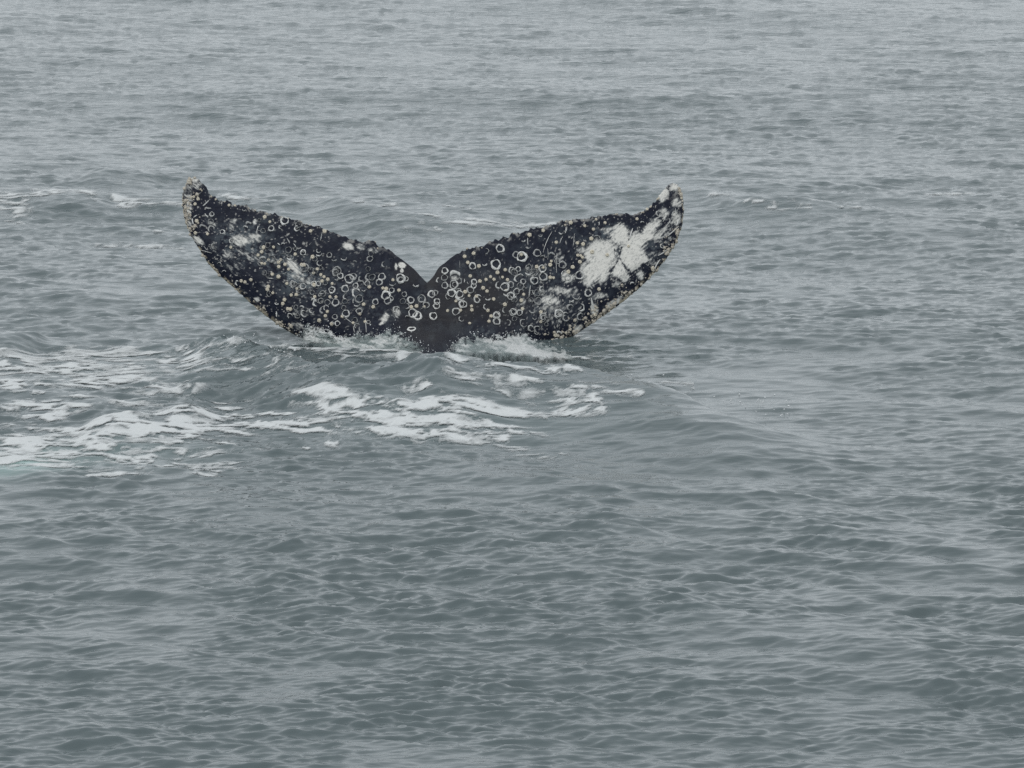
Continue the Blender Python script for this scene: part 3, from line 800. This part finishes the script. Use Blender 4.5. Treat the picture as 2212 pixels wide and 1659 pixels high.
RINGS = {
 z2: [(290,45,38,F),(635,50,35,'d'),(720,375,40,K),(715,385,24,'u'),(615,325,25,F),(935,385,40,'d'),(930,350,30,'b'),(1075,408,38,F),(1140,460,33,'d'),(1270,440,45,'d'),(1640,390,38,T_),(1625,460,40,F),(1820,535,38,'l'),(525,400,35,'d'),(945,520,40,'b'),(960,580,28,T_),(1600,595,32,T_),(1175,630,65,T_),(1160,640,38,'b'),(1225,690,40,F),(1180,720,36,'d'),(1345,730,62,F),(1400,700,48,F),(1610,705,45,'l'),(1655,710,45,T_),(1785,700,48,F),(1750,778,42,F),(1590,795,38,F),(1430,825,40,F),(1490,815,62,'u'),(1290,865,48,F),(1110,880,45,K),(925,795,35,K),(870,800,38,F),(575,790,35,F),(555,850,38,'u'),(720,830,42,F),(740,580,60,T_),(990,930,42,T_),(960,1030,38,T_),(900,1060,45,'l'),(1050,1050,40,T_),(1160,1050,48,F),(1285,1035,40,T_),(1480,1000,55,T_),(1440,920,60,'b'),(2040,720,58,K),(2045,750,45,F),(2110,730,35,F),(1840,955,58,K),(1920,885,35,F),(1930,790,40,'d'),(1865,1025,48,F),(1905,1000,40,'r'),(1700,1045,42,F),(2090,940,35,F),(2070,1035,42,T_),(2180,1020,45,F),(1300,1200,48,F),(1480,1170,40,F),(1150,1245,36,F),(1185,1335,36,K),(1605,1320,28,F),(1420,1290,40,T_),(1450,1370,35,'b'),(840,1160,35,'b'),(740,1200,48,'b'),(645,1230,35,T_),(545,1230,35,'b'),(265,930,38,'b'),(700,1130,35,'u'),(1110,1340,28,F),(365,1050,28,'d'),(240,680,28,T_),(2120,1100,38,'r'),(1420,510,26,'u'),(700,740,40,T_),(800,770,34,'d')],
 z3: [(1060,630,42,'d'),(1455,452,42,K),(1450,545,45,T_),(1370,580,32,'l'),(1455,650,45,F),(1575,640,60,F),(1590,640,35,'b'),(1590,540,75,'u'),(1640,590,45,'r'),(1850,605,38,K),(1843,655,36,K),(1800,715,45,F),(1830,390,45,K),(1990,350,35,'d'),(2015,185,38,'r'),(2145,365,65,K),(1545,755,52,K),(1505,800,42,'b'),(1655,770,50,F),(1660,790,60,'d'),(1640,730,40,'u'),(1700,905,52,K),(1680,900,36,F),(1910,835,60,'b'),(1890,850,38,F),(1605,1005,50,F),(1680,1105,38,'b'),(2035,820,35,'d'),(2015,940,38,'b'),(1275,770,48,K),(1325,755,38,F),(1140,830,55,F),(1135,850,35,'b'),(990,845,44,F),(1350,868,40,K),(1345,925,45,F),(1300,1065,50,K),(1200,920,45,F),(1020,1025,62,K),(1080,1060,58,K),(1005,1245,58,K),(800,980,45,'b'),(945,1090,30,'u'),(1160,985,34,'u'),(2150,1060,45,F),(2155,1140,48,F)],
 z4: [(1185,490,57,K),(1480,600,65,K),(1405,575,45,F),(1690,550,48,F),(1565,460,32,'d'),(1885,590,45,'u'),(1760,620,38,'u'),(1960,660,40,F),(2030,710,48,F),(1575,745,42,T_),(1345,790,45,'b'),(1430,770,35,F),(1575,800,50,'d'),(1655,810,48,T_),(1760,760,50,F),(1770,870,55,F),(1650,925,50,F),(1500,935,38,F),(1460,1000,50,T_),(1330,980,45,F),(1250,1010,55,F),(1170,985,45,'l'),(1330,1130,50,F),(1275,1090,45,'d'),(1410,1070,40,F),(1470,1080,40,'u'),(1455,880,50,'u'),(1420,900,40,'l'),(1255,1325,38,'l'),(1360,1350,48,F),(1365,1350,30,'b'),(1450,1360,40,F),(1380,1440,35,T_),(1140,1385,45,F),(1145,1470,48,F),(1290,1495,40,'r'),(1690,1090,45,T_),(1700,1200,50,T_),(1770,1410,42,'b'),(1985,1380,62,'b'),(2080,1430,45,'b'),(2135,1290,40,'b'),(2060,830,42,F),(2100,880,40,F),(1510,1500,55,'b'),(1680,1620,35,'b'),(1600,1570,40,'b'),(1730,300,30,'d'),(1500,370,28,'d'),(2010,270,30,'d'),(2150,1180,34,'d')],
 z5: [(570,1425,60,F),(800,930,45,'u'),(1640,590,35,'b'),(1855,600,35,'l'),(320,840,30,'d'),(1420,725,28,'u'),(1280,1550,32,'u'),(700,1620,45,'u'),(1770,690,32,'r'),(1690,1030,30,'b')],
 z6: [(1805,200,38,F),(1670,230,42,'d'),(1605,360,35,'b'),(1725,360,40,'r'),(1560,460,45,'b'),(1720,460,40,'b'),(1310,460,40,'b'),(1470,420,45,'d'),(1450,740,38,'u'),(1480,660,36,'u'),(1240,600,36,'b'),(1180,590,34,'b')],
 z1: [(570,668,32,K),(710,905,32,K),(1553,755,52,K),(1372,860,38,F),(1725,860,38,'l'),(440,855,40,'u'),(560,870,45,'b'),(1020,860,35,'u'),(555,770,40,T_),(840,1030,35,F),(735,1455,32,'u'),(670,1345,30,'u'),(920,1600,34,'l'),(1500,840,26,'l'),(1005,600,26,'d'),(600,1100,36,'b'),(1230,1330,40,T_),(1280,1460,36,T_)],
}
# the worn, half-healed scars between them
for (bf, bx, by, bw, bh, cnt) in ((z2, 1050, 880, 520, 300, 26), (z4, 1520, 980, 260, 240, 16), (z2, 750, 450, 420, 200, 8), (z4, 1900, 1350, 300, 180, 12), (z1, 1400, 1000, 400, 300, 10)):
    for _ in range(cnt):
        kind = random.choice([T_, T_, 'b', 'd', 'u', 'l'])
        RINGS[bf].append((bx + random.uniform(-bw, bw), by + random.uniform(-bh, bh), random.uniform(24, 50), kind))
ring_px = 0
for f, lst in RINGS.items():
    k = 0.3617 if f is z6 else 0.2953
    for x, y, rad, kind in lst:
        loc, nr = on_tail(*f(x, y))
        if loc is None:
            continue
        me = random.choice(RFULL if kind == F else RTHICK if kind == K else RTHIN if kind == T_ else RARC[kind])
        r = rad * k * PXM * 0.93
        # the arc directions are given as seen in the photo: keep local +Y up
        up = Vector((0, 0, 1))
        xax = up.cross(nr).normalized()
        yax = nr.cross(xax)
        rot = Matrix((xax, yax, nr)).transposed()
        o = bpy.data.objects.new('scar_ring', me)
        COL.objects.link(o)
        o.parent = whale
        spin = Matrix.Rotation(random.uniform(0, 6.28) if kind in (F, K, T_) else random.uniform(-.25, .25), 3, 'Z')
        o.matrix_local = Matrix.LocRotScale(loc + nr * (0.002 + 0.0012 * (ring_px % 5)), (rot @ spin).to_quaternion(),
                                            Vector((r * random.uniform(.94, 1.06), r * random.uniform(.94, 1.06), 0.06)))
        lo, hi = {F: (.45, .95), K: (.85, 1.0), T_: (.25, .5)}.get(kind, (.35, .9))
        o.color = (1, 1, 1, random.uniform(lo, hi))
        ring_px += 1

# --- scratch scars
SCR = [(z4, 1890, 255, 1768, 545, 9), (z4, 2195, 285, 2180, 440, 7), (z4, 1950, 550, 1950, 820, 8), (z4, 1830, 490, 1830, 640, 5), (z4, 640, 655, 641, 750, 6), (z4, 1598, 990, 1578, 1140, 14),
       (z2, 978, 98, 955, 212, 14), (z2, 108, 15, 88, 115, 11), (z2, 520, 465, 625, 580, 24), (z2, 1280, 1250, 1392, 1335, 11), (z2, 1562, 1255, 1577, 1455, 14), (z2, 1400, 1370, 1416, 1455, 14), (z2, 1480, 1380, 1482, 1450, 10),
       (z2, 1998, 1100, 1970, 1230, 14), (z2, 1400, 1000, 1398, 1060, 16), (z2, 590, 250, 625, 300, 10), (z2, 230, 715, 320, 725, 16), (z2, 440, 665, 495, 645, 12), (z2, 360, 1170, 362, 1240, 22), (z2, 500, 180, 540, 250, 12), (z2, 375, 245, 410, 270, 14),
       (z1, 528, 478, 448, 555, 20), (z1, 480, 578, 562, 586, 22), (z1, 472, 660, 520, 712, 15), (z1, 318, 712, 370, 678, 17), (z1, 300, 725, 318, 805, 22), (z1, 430, 1155, 570, 1195, 9), (z1, 370, 400, 425, 375, 10), (z1, 1200, 830, 1170, 930, 13), (z1, 330, 800, 380, 850, 6), (z1, 460, 1100, 500, 1150, 7),
       (z5, 1538, 480, 1543, 600, 10), (z5, 1290, 790, 1245, 935, 20), (z5, 1735, 630, 1695, 705, 14), (z5, 1795, 680, 1755, 748, 16), (z5, 1905, 765, 1765, 895, 18), (z5, 1905, 670, 1882, 752, 16), (z5, 1755, 1075, 1630, 1160, 20), (z5, 1660, 1210, 1585, 1345, 20), (z5, 1868, 515, 1862, 690, 9), (z5, 1680, 1005, 1725, 1060, 9), (z5, 400, 770, 372, 860, 8), (z5, 335, 910, 300, 995, 8), (z5, 835, 700, 832, 750, 12),
       (z6, 1838, 255, 1872, 400, 26), (z4, 1620, 1060, 1665, 1140, 16), (z4, 1560, 345, 1565, 440, 20), (z4, 705, 900, 700, 950, 16), (z4, 740, 940, 755, 970, 12), (z4, 2080, 195, 2070, 250, 10)]
for f, x0, y0, x1, y1, wd in SCR:
    k = 0.3617 if f is z6 else 0.2953
    V, Q = [], []
    n = 7
    bend = random.uniform(-.06, .06)
    ok = True
    for i in range(n + 1):
        t = i / n
        bx, by = x0 + (x1 - x0) * t, y0 + (y1 - y0) * t
        off = math.sin(t * math.pi) * bend
        bx, by = bx - (y1 - y0) * off, by + (x1 - x0) * off
        loc, nr = on_tail(*f(bx, by))
        if loc is None:
            ok = False
            break
        a = Vector(((x1 - x0), 0, -(y1 - y0)))
        sidev = nr.cross(a).normalized()
        hw = 0.5 * wd * k * PXM * (math.sin(math.pi * min(1, max(0, 0.08 + 0.84 * t))) ** 0.6) * random.uniform(.8, 1.2)
        base = loc + nr * 0.003
        V += [base - sidev * hw - nr * 0.005, base - sidev * hw * .4 + nr * 0.004, base + sidev * hw * .4 + nr * 0.004, base + sidev * hw - nr * 0.005]
        if i:
            for c in range(3):
                b = (i - 1) * 4 + c
                Q.append((b, b + 1, b + 5, b + 4))
    if not ok:
        continue
    me = bpy.data.meshes.new('scratch_scar')
    me.from_pydata([tuple(v) for v in V], [], Q)
    me.materials.append(M_SCAR)
    for p in me.polygons:
        p.use_smooth = True
    o = bpy.data.objects.new('scratch_scar', me)
    o.color = (1, 1, 1, random.uniform(.6, 1.0))
    COL.objects.link(o)
    o.parent = whale

# --- crust of small barnacles along the leading edges: too many and too small to pick apart
def lumps(name, pts, mat, parent=None):
    """pts: (location, normal, radius); one mesh of low knobbly domes"""
    n, rings = 6, ((1.0, -0.2), (0.9, 0.4), (0.5, 0.8))
    base, quads, tris = [], [], []
    for rad, h in rings:
        base += [(rad * math.cos(2 * math.pi * i / n), rad * math.sin(2 * math.pi * i / n), h) for i in range(n)]
    base.append((0, 0, 0.85))
    for k in range(2):
        quads += [(k * n + i, k * n + (i + 1) % n, (k + 1) * n + (i + 1) % n, (k + 1) * n + i) for i in range(n)]
    tris = [(2 * n + i, 2 * n + (i + 1) % n, 3 * n) for i in range(n)]
    V, Fc = [], []
    for loc, nr, r in pts:
        q = nr.to_track_quat('Z', 'Y') @ Matrix.Rotation(random.uniform(0, 6.28), 3, 'Z').to_quaternion()
        o0 = len(V)
        sx, sy = random.uniform(.8, 1.25), random.uniform(.8, 1.25)
        for b in base:
            j = random.uniform(.85, 1.15)
            V.append(tuple(loc + q @ Vector((b[0] * r * sx * j, b[1] * r * sy * j, b[2] * r))))
        Fc += [tuple(o0 + i for i in f) for f in quads + tris]
    me = bpy.data.meshes.new(name)
    me.from_pydata(V, [], Fc)
    me.materials.append(mat)
    o = bpy.data.objects.new(name, me)
    COL.objects.link(o)
    o.parent = parent
    return o

def crust():
    T, PX, PY, front, ss, NC = WG
    half = NC // 2
    pts = []
    def add(c, s, r):
        j = min(int(np.searchsorted(ss, min(s, 1.0))), len(ss) - 1)
        loc = Vector([float(a) for a in front[c, j]])
        loc2, nr = bvh.find_nearest(loc)[:2]
        pts.append((loc2, nr, r))
    for c in range(NC):
        t = T[c]
        left = c < half
        if left:
            p = 0.8 if t > 0.84 else 0.14 if t > 0.62 else 0.5 if t > 0.44 else 0
            sm = 0.30 if t > 0.9 else 0.20 if t > 0.84 else 0.03
        else:
            p = 0.55 if t > 0.8 else 0.2 if t > 0.66 else 0.8 if t > 0.42 else 0
            sm = 0.10 if t > 0.8 else 0.03 if t > 0.66 else 0.06
        clump = float(sstep(0.38, 0.60, fbm(np.array([c * 0.11]), np.array([3.7 + left]), 2, 44))[0])
        p *= 0.05 + 1.0 * clump
        for _ in range(4 if left and t > 0.84 else 3):
            if random.random() < p:
                add(c, abs(random.gauss(0, sm)), min(8.5, random.lognormvariate(1.15, 0.5)) * PXM)
        # a few specks on the ragged trailing edge
        if t > 0.3 and random.random() < 0.06:
            add(c, 1 - abs(random.gauss(0, 0.015)), random.uniform(2.2, 5.0) * PXM)
    o = lumps('barnacle_crust', pts, M_CRUST, whale)
    o['kind'] = 'stuff'
crust()

# ------------------------------------------------------------------ foam sheets
def build_foam(name, px0, py0, px1, py1, dx, dy, lift):
    ya, yb = float(at_height(0, py1)[1]), float(at_height(0, py0)[1])
    xa, xb = (px0 - PW / 2) / FOC * yb, (px1 - PW / 2) / FOC * ya
    xa, xb = min(xa, (px0 - PW / 2) / FOC * ya), max(xb, (px1 - PW / 2) / FOC * yb)
    X, Y = np.meshgrid(np.arange(xa, xb, dx), np.arange(ya, yb, dy))
    dens = foam_density(X, Y, None)
    # water folds the foam into lacy cells and streaks
    wx = (fbm(X * 1.3, Y * 1.0, 3, 31) - 0.5) * 1.6
    wy = (fbm(X * 1.6 + 9, Y * 1.0 - 4, 3, 32) - 0.5) * 1.1
    n1 = fbm((X + wx) * 3.2, (Y + wy) * 2.4, 5, 34, 0.55)
    rid = 1 - np.abs(2 * fbm((X + wx) * 4.2, (Y + wy) * 3.4, 4, 35, 0.55) - 1) * 3.6
    fine = fbm(X * 9 + wx * 4, Y * 13 + wy * 4, 4, 36, 0.62)
    streak = fbm((X + wx * .4) * 1.7, (Y + wy * .35) * 8.5, 4, 38, 0.6)
    unit = lambda f: (f - f.mean()) / f.std()
    g = 0.45 * unit(n1) + 0.2 * unit(np.clip(rid, 0, 1)) + 0.6 * unit(streak) + 0.65 * unit(fine)
    cov = sstep(-0.6, 1.0, -1.5 + 2.3 * np.minimum(dens, 1.2) + 1.45 * g)
    cov *= 0.6 + 0.4 * sstep(-1.2, 0.6, unit(fine) * .8 + 3.0 * (dens - 0.8))
    cov *= sstep(0.05, 0.3, dens)
    lump = np.clip(dens - 0.75, 0, 0.6) * cov
    x, y, z = sea(X, Y)
    z = z + 0.0045 + lift * cov * (0.25 + 0.9 * fbm(X * 5, Y * 4, 3, 37)) * (0.35 + lump * 2.4) * 0.8
    c4 = np.maximum.reduce([cov[:-1, :-1], cov[1:, :-1], cov[:-1, 1:], cov[1:, 1:]])
    o = grid_mesh(name, np.stack([x, y, z], -1), M_FOAM, keep=c4 > 0.03, attrs={'cover': cov})
    o['kind'] = 'stuff'
    return o
f1 = build_foam('sea_foam', -60, 738, 1480, 1045, 0.016, 0.024, 0.012)
f1['label'] = 'white lacy foam trailing over the water in front of the tail'
f2 = build_foam('sea_foam', -60, 412, 1240, 530, 0.03, 0.07, 0.015)
f2['label'] = 'thin white foam on the low waves behind the tail'
f3 = build_foam('sea_foam', 1500, 418, 2230, 470, 0.03, 0.07, 0.015)
f3['label'] = 'faint white flecks on the wave far right behind the tail'

# ------------------------------------------------------------------ splashes where the flukes meet the water
def build_splash(label, tops, bots, seed, whites, ncol=420, nrow=90):
    tp, bt = np.array(tops, float), np.array(bots, float)
    u = np.linspace(0, 1, ncol)
    tx = np.interp(u, np.linspace(0, 1, len(tp)), tp[:, 0]); ty = np.interp(u, np.linspace(0, 1, len(tp)), tp[:, 1])
    bx = np.interp(u, np.linspace(0, 1, len(bt)), bt[:, 0]); by = np.interp(u, np.linspace(0, 1, len(bt)), bt[:, 1])
    ty = ty + (fbm(tx * 0.10, tx * 0 + seed, 4, seed, 0.6) - 0.5) * 12
    v = np.linspace(0, 1, nrow)[:, None]
    PX, PY = tx * (1 - v) + bx * v, ty * (1 - v) + by * v
    dtop = tail_depth(tx, ty) - 0.24
    dbot = at_surface(bx, by)[1]
    D = dtop + (dbot - dtop) * v ** 0.8
    n = fbm(PX * 0.055, PY * 0.075, 5, seed + 3, 0.6)
    n2 = fbm(PX * 0.16, PY * 0.2, 4, seed + 5, 0.6)
    D = D + ((n - 0.5) * 0.16 + (n2 - 0.5) * 0.05) * (1 - v)
    x, y, z = at_depth(PX, PY, D)
    wh = np.zeros_like(PX)
    for cx, cy, rx, ry, ang, a in whites:
        an = math.radians(ang)
        p, q = PX - cx, PY - cy
        p, q = p * math.cos(an) + q * math.sin(an), -p * math.sin(an) + q * math.cos(an)
        wh = np.maximum(wh, a * np.exp(-(p / rx) ** 2 - (q / ry) ** 2))
    streak = fbm(PX * 0.05 + PY * 0.02, PY * 0.16 - PX * 0.03, 4, seed + 7, 0.6)
    white = np.clip(wh * 1.25 + (streak - 0.5) * 2.0 + (n2 - 0.5) * 1.3 + 0.02, 0, 1)
    cover = sstep(0.02, 0.16, v + (n2 - 0.55) * 0.55 + (n - .5) * .2) * sstep(0.02, 0.16, u + (n2 - .5) * .15) * (1 - sstep(0.86, 1, u + (n2 - .5) * .2))
    cover = cover * (1 - sstep(0.62, 0.98, v + (n2 - 0.5) * 0.4))
    cover = np.clip(cover * (0.72 + 0.5 * white), 0, 1)
    c4 = np.maximum(cover[:-1, :-1], cover[1:, 1:])
    z = z - 0.15 * sstep(0.85, 1, v)
    near = np.stack([x, y, z], -1)
    o = grid_mesh('splash', near, M_SPLASH, keep=c4 > 0.02, attrs={'white': white, 'cover': cover})
    o['kind'] = 'stuff'
    o['label'] = label
    # drops thrown off the lip
    r = random.Random(seed)
    V, Fc = [], []
    for _ in range(260):
        i = r.randrange(ncol)
        up = abs(r.gauss(0, 7)) * (0.3 + 1.4 * r.random() ** 2)
        px, py = tx[i] + r.gauss(0, 6), ty[i] - up + r.uniform(0, 18)
        Yd = dtop[i] - r.uniform(0.0, 0.35)
        cx, cy, cz = (float(a) for a in at_depth(px, py, Yd))
        s = r.uniform(0.25, 1.0) ** 2 * 0.0065
        b = len(V)
        V += [(cx + s, cy, cz), (cx - s, cy, cz), (cx, cy + s, cz), (cx, cy - s, cz), (cx, cy, cz + 1.4 * s), (cx, cy, cz - 1.2 * s)]
        Fc += [(b, b + 2, b + 4), (b + 2, b + 1, b + 4), (b + 1, b + 3, b + 4), (b + 3, b, b + 4), (b + 2, b, b + 5), (b + 1, b + 2, b + 5), (b + 3, b + 1, b + 5), (b, b + 3, b + 5)]
    me = bpy.data.meshes.new('spray')
    me.from_pydata(V, [], Fc)
    me.materials.append(M_DROP)
    for p in me.polygons:
        p.use_smooth = True
    d = bpy.data.objects.new('spray', me)
    COL.objects.link(d)
    d['kind'] = 'stuff'
    d['label'] = label.replace('splash', 'droplets thrown up')
    return o

build_splash('white splash at the foot of the left fluke',
    [(640, 724), (655, 706), (668, 697), (690, 702), (715, 714), (742, 727), (765, 722), (790, 719), (815, 717), (845, 711), (868, 716), (890, 730), (915, 746), (935, 758)],
    [(632, 742), (660, 750), (690, 756), (730, 764), (775, 768), (840, 768), (940, 772)], 3,
    [(700, 712, 40, 10, 24, 1.0), (672, 722, 18, 12, 0, .8), (780, 754, 55, 10, 0, .85), (815, 735, 18, 14, 0, .55), (860, 728, 26, 14, 20, .5), (740, 735, 30, 8, 20, .6)])
build_splash('white splash at the foot of the right fluke',
    [(962, 758), (980, 742), (994, 731), (1019, 722), (1045, 727), (1083, 719), (1136, 717), (1156, 733), (1195, 744), (1225, 752), (1262, 768)],
    [(958, 772), (1030, 772), (1089, 778), (1150, 783), (1200, 784), (1262, 784)], 5,
    [(1080, 734, 45, 16, 5, .85), (1150, 758, 60, 14, 15, .95), (1215, 766, 45, 10, 0, .85), (1120, 728, 40, 10, 5, .7), (1003, 742, 14, 10, 0, .4)])

# drops skipping along the swell crests
def crest_drops(pts, n, seed, label):
    r = random.Random(seed)
    V, Fc = [], []
    cs = []
    for _ in range(n):
        k = r.random() * (len(pts) - 1)
        i = int(k); t = k - i
        px = pts[i][0] * (1 - t) + pts[i + 1][0] * t + r.gauss(0, 4)
        py = pts[i][1] * (1 - t) + pts[i + 1][1] * t
        cs.append([float(a) for a in at_height(px, py, 0.16)])
        cs[-1][1] += r.gauss(0, .35)
    cs = np.array(cs)
    zs = sea(cs[:, 0], cs[:, 1])[2]
    for (cx, cy), zz in zip(cs, zs):
        cz = zz + abs(r.gauss(0, 0.03))
        s = r.uniform(0.25, 1.0) ** 1.5 * 0.009
        b = len(V)
        V += [(cx + s, cy, cz), (cx - s, cy, cz), (cx, cy + s, cz), (cx, cy - s, cz), (cx, cy, cz + s), (cx, cy, cz - s)]
        Fc += [(b, b + 2, b + 4), (b + 2, b + 1, b + 4), (b + 1, b + 3, b + 4), (b + 3, b, b + 4), (b + 2, b, b + 5), (b + 1, b + 2, b + 5), (b + 3, b + 1, b + 5), (b, b + 3, b + 5)]
    me = bpy.data.meshes.new('spray')
    me.from_pydata(V, [], Fc)
    me.materials.append(M_DROP)
    d = bpy.data.objects.new('spray', me)
    COL.objects.link(d)
    d['kind'] = 'stuff'
    d['label'] = label
crest_drops([(1250, 775), (1330, 792), (1450, 818), (1560, 826), (1720, 842)], 110, 4, 'small drops skipping along the swell right of the tail')
crest_drops([(430, 752), (520, 740), (600, 735), (660, 735)], 120, 6, 'small drops over the churned water left of the tail')
